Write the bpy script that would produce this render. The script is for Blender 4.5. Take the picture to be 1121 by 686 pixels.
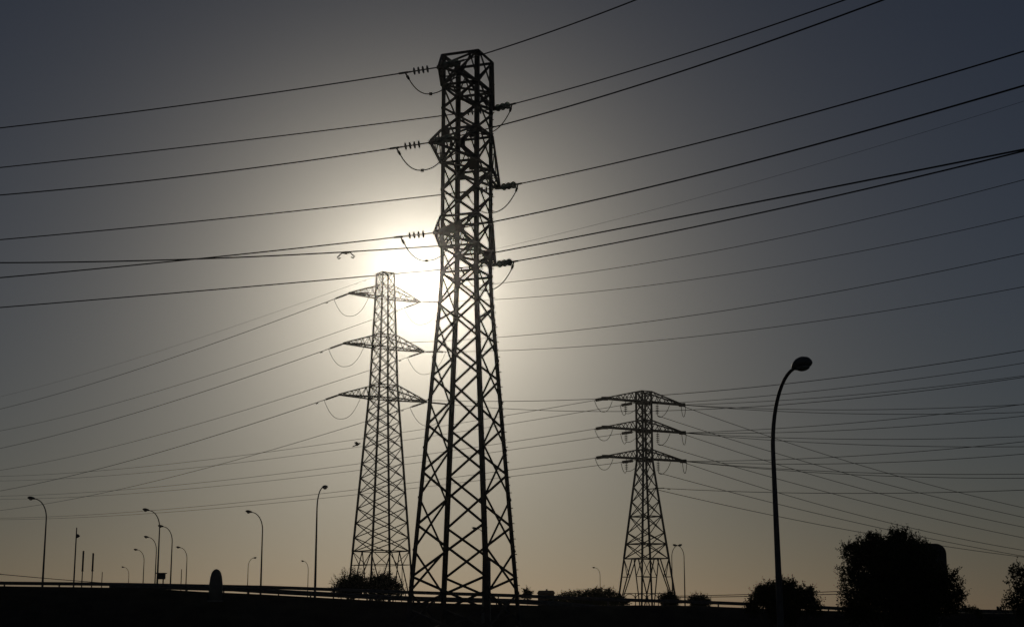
import bpy, math, random
import numpy as np
from mathutils import Vector, Matrix
R = math.radians
random.seed(7); rng = np.random.default_rng(11)
for o in list(bpy.data.objects): bpy.data.objects.remove(o)
scn = bpy.context.scene
COL = scn.collection

# ------------------------------------------------------------ camera, sky, sun, exposure
F = 1675.0; PW = 1121.0; PH = 686.0; HOR = 668.0; EYE = 1.6
TH = math.atan((HOR - PH/2) / F)
CT, ST = math.cos(TH), math.sin(TH)
cam_d = bpy.data.cameras.new('camera'); cam = bpy.data.objects.new('camera', cam_d); COL.objects.link(cam)
cam.location = (0, 0, EYE); cam.rotation_euler = (math.pi/2 + TH, 0, 0)
cam_d.sensor_width = 36; cam_d.sensor_fit = 'HORIZONTAL'; cam_d.lens = 36 * F / PW
cam_d.clip_start = 0.1; cam_d.clip_end = 20000
scn.camera = cam

def ray(px, py):
    u = (px - PW/2)/F; v = (PH/2 - py)/F
    return Vector((u, CT - v*ST, ST + v*CT))
def P(px, py, Y):
    d = ray(px, py); t = Y/d.y
    return Vector((d.x*t, Y, EYE + d.z*t))
def zat(py, Y): return P(PW/2, py, Y).z

sun_dir = ray(460, 303).normalized()
EL = math.asin(sun_dir.z); AZ = math.atan2(sun_dir.x, sun_dir.y)   # azimuth from +Y towards +X
sd = bpy.data.lights.new('sun', 'SUN'); sd.energy = 2.0; sd.angle = R(0.53); sd.color = (1.0, 0.9, 0.76)
sun = bpy.data.objects.new('sun', sd); COL.objects.link(sun)
sun.rotation_euler = (-sun_dir).to_track_quat('-Z', 'Y').to_euler(); sun.location = (0, 0, 60)

world = bpy.data.worlds.new('World'); scn.world = world; world.use_nodes = True
nt = world.node_tree; nt.nodes.clear()
def N(t, **k):
    n = nt.nodes.new(t)
    for a, b in k.items(): setattr(n, a, b)
    return n
L = nt.links.new
sky = N('ShaderNodeTexSky', sky_type='NISHITA', sun_disc=False, sun_elevation=EL, sun_rotation=AZ,
        air_density=1.0, dust_density=0.2, ozone_density=1.0)
tc = N('ShaderNodeTexCoord')
dot = N('ShaderNodeVectorMath', operation='DOT_PRODUCT'); L(tc.outputs['Generated'], dot.inputs[0]); dot.inputs[1].default_value = sun_dir
ac = N('ShaderNodeMath', operation='ARCCOSINE', use_clamp=False); L(dot.outputs['Value'], ac.inputs[0])
deg = N('ShaderNodeMath', operation='MULTIPLY'); L(ac.outputs[0], deg.inputs[0]); deg.inputs[1].default_value = 180/math.pi
def expo(scale, amp):
    a = N('ShaderNodeMath', operation='MULTIPLY'); L(deg.outputs[0], a.inputs[0]); a.inputs[1].default_value = -1.0/scale
    e = N('ShaderNodeMath', operation='EXPONENT'); L(a.outputs[0], e.inputs[0])
    m = N('ShaderNodeVectorMath', operation='SCALE'); m.inputs[0].default_value = amp; L(e.outputs[0], m.inputs['Scale'])
    return m.outputs[0]
# the dusty air's glow round the sun (forward scattering), on top of the clear-sky model
SKY_STRENGTH = 0.05
g1 = expo(1.0, tuple(x/SKY_STRENGTH for x in (3.0, 3.0, 2.8)))
g2a = expo(3.1, tuple(x/SKY_STRENGTH for x in (12.2, 11.0, 8.8)))
g3 = expo(9.0, tuple(x/SKY_STRENGTH for x in (0.4, 0.32, 0.1)))
ga = N('ShaderNodeVectorMath', operation='ADD'); L(g2a, ga.inputs[0]); L(g3, ga.inputs[1]); g2 = ga.outputs[0]
# the dust is thickest low down
sx = N('ShaderNodeSeparateXYZ'); L(tc.outputs['Generated'], sx.inputs[0])
dz = N('ShaderNodeMath', operation='SUBTRACT'); L(sx.outputs['Z'], dz.inputs[0]); dz.inputs[1].default_value = sun_dir.z
dk = N('ShaderNodeMath', operation='MULTIPLY'); L(dz.outputs[0], dk.inputs[0]); dk.inputs[1].default_value = -3.8
de = N('ShaderNodeMath', operation='EXPONENT'); L(dk.outputs[0], de.inputs[0])
dm = N('ShaderNodeVectorMath', operation='SCALE'); L(g2, dm.inputs[0]); L(de.outputs[0], dm.inputs['Scale'])
g2 = dm.outputs[0]
tint = N('ShaderNodeMix', data_type='RGBA', blend_type='MULTIPLY'); tint.inputs[0].default_value = 1
hs = N('ShaderNodeHueSaturation'); hs.inputs['Saturation'].default_value = .84; L(sky.outputs[0], hs.inputs['Color'])
L(hs.outputs[0], tint.inputs[6]); tint.inputs[7].default_value = (0.93, 0.98, 1.24, 1)
s1 = N('ShaderNodeVectorMath', operation='ADD'); L(tint.outputs[2], s1.inputs[0]); L(g1, s1.inputs[1])
s2 = N('ShaderNodeVectorMath', operation='ADD'); L(s1.outputs[0], s2.inputs[0]); L(g2, s2.inputs[1])
bg = N('ShaderNodeBackground'); bg.inputs['Strength'].default_value = SKY_STRENGTH; L(s2.outputs[0], bg.inputs['Color'])
wo = N('ShaderNodeOutputWorld'); L(bg.outputs[0], wo.inputs[0])

scn.render.engine = 'CYCLES'
vs = scn.view_settings; vs.view_transform = 'Standard'; vs.look = 'None'; vs.gamma = 1; vs.use_curve_mapping = False
vs.exposure = -3.0
HAZE = 0.0001; HAZE_G = 0.97

# ------------------------------------------------------------ materials
def mat(name, col, rough=0.7, metal=0.0, var=0.25, scale=6.0, bump=0.0, trans=0.0, spec=0.5):
    m = bpy.data.materials.new(name); m.use_nodes = True
    t = m.node_tree; b = t.nodes['Principled BSDF']
    tcn = t.nodes.new('ShaderNodeTexCoord')
    nz = t.nodes.new('ShaderNodeTexNoise'); nz.inputs['Scale'].default_value = scale; nz.inputs['Detail'].default_value = 6
    t.links.new(tcn.outputs['Object'], nz.inputs['Vector'])
    rp = t.nodes.new('ShaderNodeValToRGB')
    rp.color_ramp.elements[0].position = 0.3; rp.color_ramp.elements[1].position = 0.7
    rp.color_ramp.elements[0].color = tuple(c*(1-var) for c in col) + (1,)
    rp.color_ramp.elements[1].color = tuple(min(1, c*(1+var)) for c in col) + (1,)
    t.links.new(nz.outputs['Fac'], rp.inputs[0]); t.links.new(rp.outputs[0], b.inputs['Base Color'])
    b.inputs['Roughness'].default_value = rough; b.inputs['Metallic'].default_value = metal
    b.inputs['Specular IOR Level'].default_value = spec
    if trans: b.inputs['Transmission Weight'].default_value = trans
    if bump:
        bp = t.nodes.new('ShaderNodeBump'); bp.inputs['Strength'].default_value = bump
        t.links.new(nz.outputs['Fac'], bp.inputs['Height']); t.links.new(bp.outputs[0], b.inputs['Normal'])
    return m
M = dict(
    steel=mat('weathered_steel', (.07, .065, .058), .75, .0, .3, 3, spec=.25),
    steel2=mat('dull_lattice_steel', (.06, .056, .05), .8, .0, .3, 2, spec=.2),
    wire=mat('conductor_aluminium', (.06, .058, .055), .7, .0, .1, 20, spec=.25),
    glass=mat('insulator_glass', (.16, .2, .17), .08, .0, .1, 10, trans=.45),
    porcelain=mat('brown_porcelain', (.09, .05, .035), .3, .0, .2, 10),
    lamp=mat('lamp_post_paint', (.09, .09, .09), .55, .0, .2, 5, spec=.3),
    lens=mat('lamp_lens', (.3, .3, .28), .2, .0, .1, 8, trans=.4),
    rail=mat('galvanised_rail', (.11, .11, .11), .65, .0, .25, 4, spec=.2),
    asphalt=mat('asphalt', (.05, .05, .052), .8, .0, .25, 30, .2),
    soil=mat('dry_soil', (.045, .038, .028), .95, .0, .35, .7, .4, spec=.1),
    grass=mat('dry_grass', (.045, .045, .022), .9, .0, .35, 3, spec=.1),
    leaf=mat('leaf', (.045, .06, .025), .8, .0, .35, 1.5, spec=.15),
    bark=mat('bark', (.06, .045, .032), .9, .0, .3, 8, .5, spec=.1),
    sign=mat('sign_back', (.06, .06, .062), .7, .0, .12, 3, spec=.2),
    plastic=mat('grey_plastic', (.12, .125, .11), .6, .0, .15, 3, spec=.2),
    white=mat('white_reflector', (.6, .6, .58), .5, .0, .08, 5),
    concrete=mat('concrete', (.2, .19, .17), .9, .0, .2, 4, .2, spec=.15),
    brick=mat('brick_wall', (.16, .09, .06), .9, .0, .25, 6, .2, spec=.1),
    paint=mat('road_paint', (.6, .6, .58), .7, .0, .1, 10),
    feather=mat('dark_feathers', (.03, .03, .03), .8, .0, .2, 12),
)

# ------------------------------------------------------------ mesh helpers
class MB:
    def __init__(s): s.v = []; s.f = []
    def add(s, vs, fs):
        k = len(s.v); s.v += [tuple(x) for x in vs]; s.f += [tuple(i+k for i in f) for f in fs]
    def extr(s, prof, p, q, up=None):
        """closed 2-D profile carried from p to q, capped"""
        p, q = Vector(p), Vector(q); d = (q-p)
        if d.length < 1e-6: return
        d.normalize()
        u = Vector(up) if up is not None else (Vector((0, 0, 1)) if abs(d.z) < .95 else Vector((1, 0, 0)))
        x = u - d*u.dot(d)
        if x.length < 1e-4: x = d.orthogonal()
        x.normalize(); y = d.cross(x)
        n = len(prof)
        vs = [p + x*a + y*b for a, b in prof] + [q + x*a + y*b for a, b in prof]
        s.add(vs, [(i, (i+1) % n, n+(i+1) % n, n+i) for i in range(n)] + [tuple(range(n-1, -1, -1)), tuple(range(n, 2*n))])
    def bar(s, p, q, w, h=None, up=None):
        h = h or w; s.extr([(-w/2, -h/2), (w/2, -h/2), (w/2, h/2), (-w/2, h/2)], p, q, up)
    def angle(s, p, q, w, t, up):
        """L section, heel on the line p-q, both flanges opening symmetrically about 'up'"""
        c = math.sqrt(.5)
        pr = [(0, 0), (w, 0), (w, t), (t, t), (t, w), (0, w)]
        s.extr([(a*c + b*c, -a*c + b*c) for a, b in pr], p, q, up)
    def tube(s, pts, r, n=8, cap=True):
        pts = [Vector(p) for p in pts]; rs = r if hasattr(r, '__len__') else [r]*len(pts)
        k0 = len(s.v); x = None
        for i, p in enumerate(pts):
            d = (pts[min(i+1, len(pts)-1)] - pts[max(i-1, 0)]).normalized()
            if x is None: x = d.orthogonal().normalized()
            x = (x - d*x.dot(d)).normalized(); y = d.cross(x)
            for j in range(n):
                a = 2*math.pi*j/n; s.v.append(tuple(p + (x*math.cos(a)+y*math.sin(a))*rs[i]))
        for i in range(len(pts)-1):
            for j in range(n):
                a = k0+i*n+j; b = k0+i*n+(j+1) % n; s.f.append((a, b, b+n, a+n))
        if cap:
            s.f.append(tuple(k0+j for j in range(n-1, -1, -1))); e = k0+(len(pts)-1)*n; s.f.append(tuple(e+j for j in range(n)))
    def lathe(s, p, d, prof, n=14):
        """prof = [(distance along d, radius)]"""
        d = Vector(d).normalized(); s.tube_axis(Vector(p), d, prof, n)
    def tube_axis(s, p, d, prof, n):
        x = d.orthogonal().normalized(); y = d.cross(x); k0 = len(s.v)
        for h, r in prof:
            for j in range(n):
                a = 2*math.pi*j/n; s.v.append(tuple(p + d*h + (x*math.cos(a)+y*math.sin(a))*max(r, 1e-4)))
        for i in range(len(prof)-1):
            for j in range(n):
                a = k0+i*n+j; b = k0+i*n+(j+1) % n; s.f.append((a, b, b+n, a+n))
        s.f.append(tuple(k0+j for j in range(n-1, -1, -1))); e = k0+(len(prof)-1)*n; s.f.append(tuple(e+j for j in range(n)))
    def box(s, c, sx, sy, sz):
        c = Vector(c); s.bar(c-Vector((0, 0, sz/2)), c+Vector((0, 0, sz/2)), sx, sy, (1, 0, 0))
    def build(s, name, m, parent=None, origin=None, smooth=False):
        o_ = Vector(origin) if origin is not None else (Vector(parent['_o']) if parent is not None and '_o' in parent else Vector((0, 0, 0)))
        me = bpy.data.meshes.new(name)
        me.from_pydata([(a-o_.x, b-o_.y, c-o_.z) for a, b, c in s.v], [], s.f); me.update()
        me.materials.append(m)
        if smooth: me.polygons.foreach_set('use_smooth', [True]*len(me.polygons))
        o = bpy.data.objects.new(name, me); COL.objects.link(o)
        if parent is not None:
            o.parent = parent; o['_o'] = tuple(o_)
        else: o.location = o_
        return o
def tag(o, label, cat, group=None, kind=None):
    if label: o['label'] = label
    if cat: o['category'] = cat
    if group: o['group'] = group
    if kind: o['kind'] = kind
    return o
def thing(name, loc, label, cat, group=None):
    o = bpy.data.objects.new(name, None); COL.objects.link(o); o.location = loc; o['_o'] = tuple(loc)
    o.empty_display_size = .3
    return tag(o, label, cat, group)
def copy_tree(o, parent=None):
    c = o.copy(); COL.objects.link(c); c.parent = parent
    for ch in list(o.children): copy_tree(ch, c)
    return c
def struct(mb, name, m, smooth=False):
    return tag(mb.build(name, m, smooth=smooth), None, None, None, 'structure')

# ------------------------------------------------------------ terrain and road
def interp(x, pts):
    if x <= pts[0][0]: return pts[0][1]
    for (a, b), (c, d) in zip(pts, pts[1:]):
        if x <= c: return b + (d-b)*(x-a)/(c-a)
    return pts[-1][1]
CREST_Y = 100.0; DECK0, DECK1 = 100.6, 113.0
CREST = [(-900, 620), (0, 641.6), (125, 643), (165, 643.8), (205, 647), (263, 648.6), (300, 651), (450, 659), (560, 661.5), (600, 663.5), (650, 663), (700, 661.8), (760, 662.5), (820, 665), (920, 668.5), (1121, 671), (2000, 676)]
CREST_X = [((px-PW/2)/F*CREST_Y, EYE + (HOR-py)/F*CREST_Y) for px, py in CREST]
def crest(x): return interp(x, CREST_X)
def ground_z(x, y):
    c = crest(x)
    if y < CREST_Y: return max(0, c - (CREST_Y-y)*.42)
    if y <= DECK1 + 1: return c - .02
    return max(0, c - .02 - (y-DECK1-1)*.35)
xs = [-1500, -1000, -600, -350] + list(np.arange(-200, 201, 4.0)) + [350, 600, 1000, 1500]
ys = [-200, -60, -10, 0, 20, 40, 60, 75] + list(np.arange(80, 132, 1.0)) + [140, 170, 220, 300, 450, 700, 1000, 1500]
tb = MB(); nx = len(xs)
for y in ys:
    for x in xs:
        z = ground_z(x, y)
        if 5 < y < 320 and abs(x) < 210 and not (CREST_Y-.5 <= y <= DECK1+1):
            z += .05*math.sin(x*1.7+y*.9)*math.sin(y*1.3) * (1 if z > .3 else .5)
        tb.v.append((x, y, z))
for j in range(len(ys)-1):
    for i in range(nx-1):
        a = j*nx+i; tb.f.append((a, a+1, a+nx+1, a+nx))
struct(tb, 'ground', M['soil'], True)
def ribbon(y0, y1, dz, name, m, x0=-200, x1=200):
    b = MB(); k = 0
    for x in np.arange(x0, x1+.1, 4.0):
        b.v += [(x, y0, crest(x)-.02+dz), (x, y1, crest(x)-.02+dz)]
    n = len(b.v)//2
    b.f = [(2*i, 2*i+2, 2*i+3, 2*i+1) for i in range(n-1)]
    return struct(b, name, m)
ribbon(DECK0+1.0, DECK1-1.0, .012, 'road', M['asphalt'])
ribbon(DECK0+1.5, DECK0+1.65, .018, 'road_marking', M['paint'])
ribbon(DECK1-1.65, DECK1-1.5, .018, 'road_marking', M['paint'])
# grass on the bank
gv, gf = [], []
for i in range(16000):
    x = random.uniform(-60, 60); y = random.uniform(91, 99.6)
    z = ground_z(x, y) - .02; h = random.uniform(.06, .2) if y < 98.8 else random.uniform(.03, .08)
    a = random.uniform(0, 6.28); w = .02; lx, ly = random.uniform(-.08, .08), random.uniform(-.08, .08)
    k = len(gv); gv += [(x-w*math.cos(a), y-w*math.sin(a), z), (x+w*math.cos(a), y+w*math.sin(a), z), (x+lx, y+ly, z+h)]; gf.append((k, k+1, k+2))
gb = MB(); gb.v, gb.f = gv, gf
tag(gb.build('grass', M['grass']), 'short dry grass covering the dark road bank', 'grass', None, 'stuff')

# ------------------------------------------------------------ guard rails
W_PROF = [(.155, 0), (.10, .055), (.045, .055), (.015, .01), (-.015, .01), (-.045, .055), (-.10, .055), (-.155, 0),
          (-.155, -.008), (-.105, .045), (-.04, .045), (-.012, 0), (.012, 0), (.04, .045), (.105, .045), (.155, -.008)]
def guard_rail(Y, tops, label, x0, x1, step, base, sc):
    pts = [((px-PW/2)/F*Y, zat(py, Y)) for px, py in tops]
    root = thing('guard_rail', ((x0+x1)/2, Y, base((x0+x1)/2)), label, 'guard rail', 'guard rails along the road')
    b = MB(); X = np.arange(x0, x1+.01, 2.0)
    for a, c in zip(X, X[1:]):
        b.extr([(u*sc, v*sc) for u, v in W_PROF], (a, Y, interp(a, pts)-.155*sc), (c, Y, interp(c, pts)-.155*sc), (0, 0, 1))
    b.build('beam', M['rail'], root)
    i = 0
    for x in np.arange(x0+1, x1, step):
        p = MB(); zt = interp(x, pts)-.02
        p.bar((x, Y+.06, base(x)-.3), (x, Y+.06, zt), .09, .1, (1, 0, 0)); p.bar((x, Y-.002, zt-.2*sc), (x, Y-.002, zt-.06), .11, .1, (1, 0, 0))
        p.build('post', M['rail'], root)
NEAR_TOP = [(100, 637.5), (130, 637.6), (205, 639.9), (263, 641.6), (300, 644.2), (450, 652.2), (560, 654.8), (600, 657), (650, 661.5), (680, 665)]
FAR_TOP = [(-400, 627), (0, 635.8), (140, 637.3), (300, 640.5), (450, 646), (560, 649.5), (650, 653.2), (700, 654.9), (760, 656.6), (820, 659), (920, 664), (1121, 667.5), (1500, 672)]
guard_rail(100.35, NEAR_TOP, 'grey steel guard rail on the near edge of the embankment road', -26, 6, 4.0, crest, 1.0)
guard_rail(113.2, FAR_TOP, 'grey steel guard rail on the far edge of the embankment road', -54, 50, 4.0, crest, .78)

# ------------------------------------------------------------ pylons
def corner(c, delta, r, k, z):
    a = R(delta + 90*k); return Vector((c[0]+r*math.cos(a), c[1]+r*math.sin(a), z))
def body(root, c, delta, levels, rfun, legw, bw, rings, m, angle_legs=True, step=None, stagger=None):
    for k in range(4):
        b = MB(); out = Vector((math.cos(R(delta+90*k)), math.sin(R(delta+90*k)), 0))
        for z0, z1 in zip(levels, levels[1:]):
            p, q = corner(c, delta, rfun(z0), k, z0), corner(c, delta, rfun(z1), k, z1)
            if angle_legs: b.angle(p, q, legw, legw*.14, -out)
            else: b.bar(p, q, legw, legw, out)
        if step and k in step:
            z = levels[0]+2.5; sgn = 1
            while z < levels[-1]-1:
                p = corner(c, delta, rfun(z), k, z); tdir = Vector((math.cos(R(delta+90*k+sgn*45)), math.sin(R(delta+90*k+sgn*45)), 0))
                b.bar(p, p + tdir*.1, .04); z += .4; sgn = -sgn
        b.build('leg', m, root)
    b = MB()
    for k in range(4):
        lv = levels
        if stagger and k % 2:
            ns = len([z for z in levels if z <= stagger])
            lv = [levels[0]] + [(p+q)/2 for p, q in zip(levels[:ns], levels[1:ns])] + levels[ns-1:]
        for i, (z0, z1) in enumerate(zip(lv, lv[1:])):
            a0, a1 = corner(c, delta, rfun(z0), k, z0), corner(c, delta, rfun(z1), k, z1)
            b0, b1 = corner(c, delta, rfun(z0), k+1, z0), corner(c, delta, rfun(z1), k+1, z1)
            nrm = (a0+b0)/2 - Vector((c[0], c[1], z0)); nrm.normalize()
            off = nrm*bw*.3; ins = (b0-a0).normalized()*legw*.35
            b.bar(a0-off+ins, b1-off-ins, bw, bw*.35, nrm.cross(b1-a0))
            b.bar(b0+off-ins, a1+off+ins, bw, bw*.35, nrm.cross(a1-b0))
    for z in rings:
        for k in range(4):
            b.bar(corner(c, delta, rfun(z), k, z), corner(c, delta, rfun(z), k+1, z), bw*1.1, bw*.5)
    return b
def arm(root, c, delta, rfun, k, length, ztip, zup, w, m, nlace=3, name='cross_arm'):
    """pyramid arm on the face between corners k and k+1"""
    a = R(delta + 90*k + 45); d = Vector((math.cos(a), math.sin(a), 0))
    tip = Vector((c[0], c[1], ztip)) + d*length
    l0, l1 = corner(c, delta, rfun(ztip), k, ztip), corner(c, delta, rfun(ztip), k+1, ztip)
    u0, u1 = corner(c, delta, rfun(zup), k, zup), corner(c, delta, rfun(zup), k+1, zup)
    side = (l1-l0).normalized()
    t0, t1 = tip - side*.09, tip + side*.09
    b = MB()
    for p, q in ((l0, t0), (l1, t1)): b.bar(p, q, w*1.15)
    for p, q in ((u0, t0+Vector((0, 0, .1))), (u1, t1+Vector((0, 0, .1)))): b.bar(p, q, w)
    n = nlace
    for i in range(1, n+1):
        f0 = (i-1)/n*.92; f1 = i/n*.92; fm = (f0+f1)/2
        for (l, u, t) in ((l0, u0, t0), (l1, u1, t1)):
            b.bar(l.lerp(t, f0), u.lerp(t, fm), w*.5); b.bar(u.lerp(t, fm), l.lerp(t, f1), w*.5)
        b.bar(l0.lerp(t0, f0), l1.lerp(t1, f1), w*.5)
        b.bar(l0.lerp(t0, f1), l1.lerp(t1, f1), w*.5)
    b.bar(t0-side*.1, t1+side*.1, w*1.6, .12)
    b.build(name, m, root)
    return tip
# --- a wire hangs in a vertical plane: z(s) = z0 + a s + b s^2, through the points where it is seen
def fit(tip, ang, pts):
    h = Vector((math.cos(R(ang)), math.sin(R(ang)), 0)); A = []; B = []; smax = 0
    for px, py in pts:
        d = ray(px, py)
        # tip + s h = t d  (plan)
        det = -h.x*d.y + d.x*h.y
        s = (tip.x*d.y - d.x*tip.y)/det
        t = (-h.x*tip.y + h.y*tip.x)/det
        if t <= 0 or s <= 0: print('bad', px, py, s, t); continue
        A.append([s/t, s*s/t]); B.append((EYE + d.z*t - tip.z)/t); smax = max(smax, s)
    sol = np.linalg.lstsq(np.array(A), np.array(B), rcond=None)[0] if len(A) > 1 else [B[0]/A[0][0], 0]
    return h, float(sol[0]), float(sol[1]), smax
def at(tip, ft, s): h, a, b, _ = ft; return Vector((tip.x+h.x*s, tip.y+h.y*s, tip.z+a*s+b*s*s))
def wire(tip, ft, s0, r, label, group, ext=1.5, s1=None, damper=None, name='power_line', cat='power line'):
    s1 = s1 or ft[3]*ext; b = MB(); n = 40
    b.tube([at(tip, ft, s0+(s1-s0)*i/n) for i in range(n+1)], r, 6)
    if damper:
        for ds in damper:
            p = at(tip, ft, ds); t = (at(tip, ft, ds+.2)-p).normalized(); q = p-Vector((0, 0, .09+r))
            b.tube([q-t*.26, q-t*.2, q-t*.12, q+t*.12, q+t*.2, q+t*.26], [r*1.2, r*2.2, r*.6, r*.6, r*2.2, r*1.2], 6)
            b.bar(p, q, r*1.5)
    o = b.build(name, M['wire'], None, at(tip, ft, s0))
    return tag(o, label, cat, group)
def disc_prof(r): return [(0, .02), (.02, r*.55), (.04, r), (.06, r), (.075, r*.35), (.1, .035), (.14, .02)]
def string(root, p, q, nd, r, m, sub=True, f0=.25, f1=.85, rod=.022, alt=1.0):
    """strain insulator string from p to q, discs between f0 and f1"""
    p, q = Vector(p), Vector(q); d = q-p; Ln = d.length; dn = d.normalized()
    b = MB(); b.tube([p, q], rod, 6); b.bar(p, p+dn*.12, .08, .06); b.bar(p+d*f1, q, .07, .05)
    if not sub:
        for i in range(nd):
            b.lathe(p + d*(f0+(f1-f0)*i/nd), dn, [(0, .03), (.03, r), (.1, r*.8), (.13, .04)], 10)
    s = b.build('insulator_string', M['steel'] if sub else m, root)
    if sub:
        for i in range(nd):
            e = MB(); e.lathe(p + d*(f0+(f1-f0)*i/nd), dn, disc_prof(r*(alt if i % 2 else 1)), 16); e.build('insulator_disc', m, s, smooth=False)
    return s
def jumper(root, p, q, sag, r, blob=False, via=None):
    b = MB(); n = 20; pts = []
    for i in range(n+1):
        t = i/n; x = Vector(p).lerp(Vector(q), t); x.z -= sag*(1-abs(2*t-1)**2.4); pts.append(x)
    b.tube(pts, r, 6)
    if blob:
        for t in blob:
            m_ = pts[int(n*t)]; b.box(m_, .16, .16, .12)
    b.build('jumper_cable', M['wire'], root)

# ---- the nearest, tallest pylon
YA = 80.0; cA = (P(508.6, 640, YA).x, YA); dA = 24
mA = YA/F
zA = lambda py: zat(py, YA)
zk = zA(312); zt = zA(65)
def rA(z): return (29.0 if z >= zk else 29.0 + (zk-z)/(zk-zA(650))*29.5)*mA/math.cos(R(24))
rootA = thing('pylon', (cA[0], cA[1], 0), 'tallest and nearest steel lattice pylon with heavy black legs', 'pylon', 'steel lattice pylons')
lvA = [0.0] + [zA(y) for y in (631, 575, 517.5, 466.5, 414, 373, 335, 301, 273, 240, 211, 182, 146, 122, 97.5, 65)]
lvA.insert(1, (lvA[0]+lvA[1])/2)
b = body(rootA, cA, dA, lvA, rA, .225, .125, [zA(65), zA(97.5), zA(146), zA(182), zA(240), zA(273), zA(301)], M['steel'], True, (0, 3), zA(335))
# diaphragms inside the cage at arm levels
for y in (97.5, 182, 273):
    z = zA(y)
    b.bar(corner(cA, dA, rA(z), 0, z), corner(cA, dA, rA(z), 2, z), .1); b.bar(corner(cA, dA, rA(z), 1, z+.05), corner(cA, dA, rA(z), 3, z+.05), .1)
b.build('bracing', M['steel'], rootA)
for k, kk, y in ((1, 0, 148), (1, 0, 185), (3, 2, 153), (3, 2, 188), (2, 3, 150), (0, 3, 150)):
    z = zA(y); a_ = corner(cA, dA, rA(z), k, z); b_ = corner(cA, dA, rA(z), kk, z); d_ = (b_-a_).normalized()
    g = MB(); nrm = d_.cross(Vector((0, 0, 1))); ce = a_ + d_*.25
    g.bar(ce-Vector((0, 0, .26)), ce+Vector((0, 0, .26)), .5, .03, d_); g.build('gusset_plate', M['steel'], rootA)
HL, HR = 165, -55          # headings of the line: left and away, right and towards the camera
SA = 1.95
A_near = [[(445, 82), (400, 87), (200, 114.5), (0, 140.5)], [(433, 165), (400, 168), (200, 192), (0, 214)], [(442, 260), (400, 263.5), (300, 274.5), (200, 284.5), (0, 304)]]
A_nearR = [[(540, 57), (620, 28), (697, 0)], [(541, 141), (606, 122), (720, 85), (920, 18)], [(545, 242), (720, 203), (920, 150.5), (1121, 94)]]
A_far = [[(478, 128.5), (400, 137), (200, 161.5), (0, 183.5)], [(475, 215), (400, 222.5), (200, 243.5), (0, 262.5)], [(475, 296.5), (400, 302.5), (300, 311), (200, 320), (0, 336.5)]]
A_farR = [[(566, 115.5), (720, 68), (920, 2)], [(571, 202), (720, 168), (920, 114.5), (1121, 56.5)], [(564, 286), (720, 257), (920, 213), (1121, 165.5)]]
GA = 'power lines strung from the nearest pylon'
names3 = ['top', 'middle', 'bottom']
for i, (yt, yu, ln) in enumerate(((97.5, 65, 3.7), (182, 146, 4.65), (273, 240, 4.0))):
    for side in ('near', 'far'):
        k = 2 if side == 'near' else 0
        tip = arm(rootA, cA, dA, rA, k, ln, zA(yt), zA(yu), .11, M['steel'], 2)
        fl = fit(tip, HL, (A_near if side == 'near' else A_far)[i]); fr = fit(tip, HR, (A_nearR if side == 'near' else A_farR)[i])
        eL, eR = at(tip, fl, SA), at(tip, fr, SA)
        string(rootA, tip, eL, 4, .195, M['glass'], True, .34, .84, rod=.034); string(rootA, tip, eR, 5, .21, M['glass'], True, .26, .86, alt=.72, rod=.034)
        for e, ft in ((eL, fl), (eR, fr)):      # clamp and dropper at the line end
            cl = MB(); dirn = (at(tip, ft, SA+.4)-e).normalized(); cl.bar(e-dirn*.15, e+dirn*.35, .09, .07)
            dr = e - Vector((0, 0, .4)) - dirn*.22; cl.tube([e, e.lerp(dr, .45), e.lerp(dr, .55), dr], [.035, .045, .075, .06], 8); cl.build('strain_clamp', M['steel'], rootA)
        dl = (at(tip, fl, SA+.4)-eL).normalized(); dr_ = (at(tip, fr, SA+.4)-eR).normalized()
        jumper(rootA, eL-Vector((0, 0, .4))-dl*.22, eR-Vector((0, 0, .4))-dr_*.22, 1.05, .03, (.45,))
        wl = 'left' if side == 'near' else 'right'
        wire(tip, fl, SA, .032, f"black power line running left from the nearest pylon's {names3[i]} {'left insulator' if side=='near' else 'arm, behind its legs'}", GA, 1.6)
        wire(tip, fr, SA, .032, f"black power line rising right from the nearest pylon's {names3[i]} {'arm, behind its legs' if side=='near' else 'right insulator'}", GA, 1.5)
# earth wire clamped to the nearest pylon below its bottom arm
tipG = corner(cA, dA, rA(zA(276)), 2, zA(272))
fl = fit(tipG, HL, [(440, 274.5), (400, 276.3), (300, 279.5), (200, 282.5), (0, 288)])
oG = wire(tipG, fl, 0, .036, "thick cable running left under the nearest pylon's bottom insulator, with a curled clamp", GA, 1.6)
cG = MB(); pc = at(tipG, fl, 5.35); tt = fl[0]
cG.box(pc-Vector((0, 0, .05)), .16, .1, .16)
for sg in (-1, 1):
    pts = [pc + tt*sg*.1 - Vector((0, 0, .06)), pc+tt*sg*.25-Vector((0, 0, .05)), pc+tt*sg*.38-Vector((0, 0, .18)), pc+tt*sg*.5-Vector((0, 0, .28)), pc+tt*sg*.42-Vector((0, 0, .36)), pc+tt*sg*.3-Vector((0, 0, .3))]
    cG.tube(pts, .038, 6)
cG.build('cable_clamp', M['steel'], oG, oG.location)
tipG2 = corner(cA, dA, rA(zA(276)), 0, zA(274))
fr = fit(tipG2, HR, [(560, 267.5), (720, 242), (920, 204.5), (1121, 163)])
wire(tipG2, fr, 0, .034, "black cable rising right from the nearest pylon's leg just above its lowest right insulator", GA, 1.5)

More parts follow.
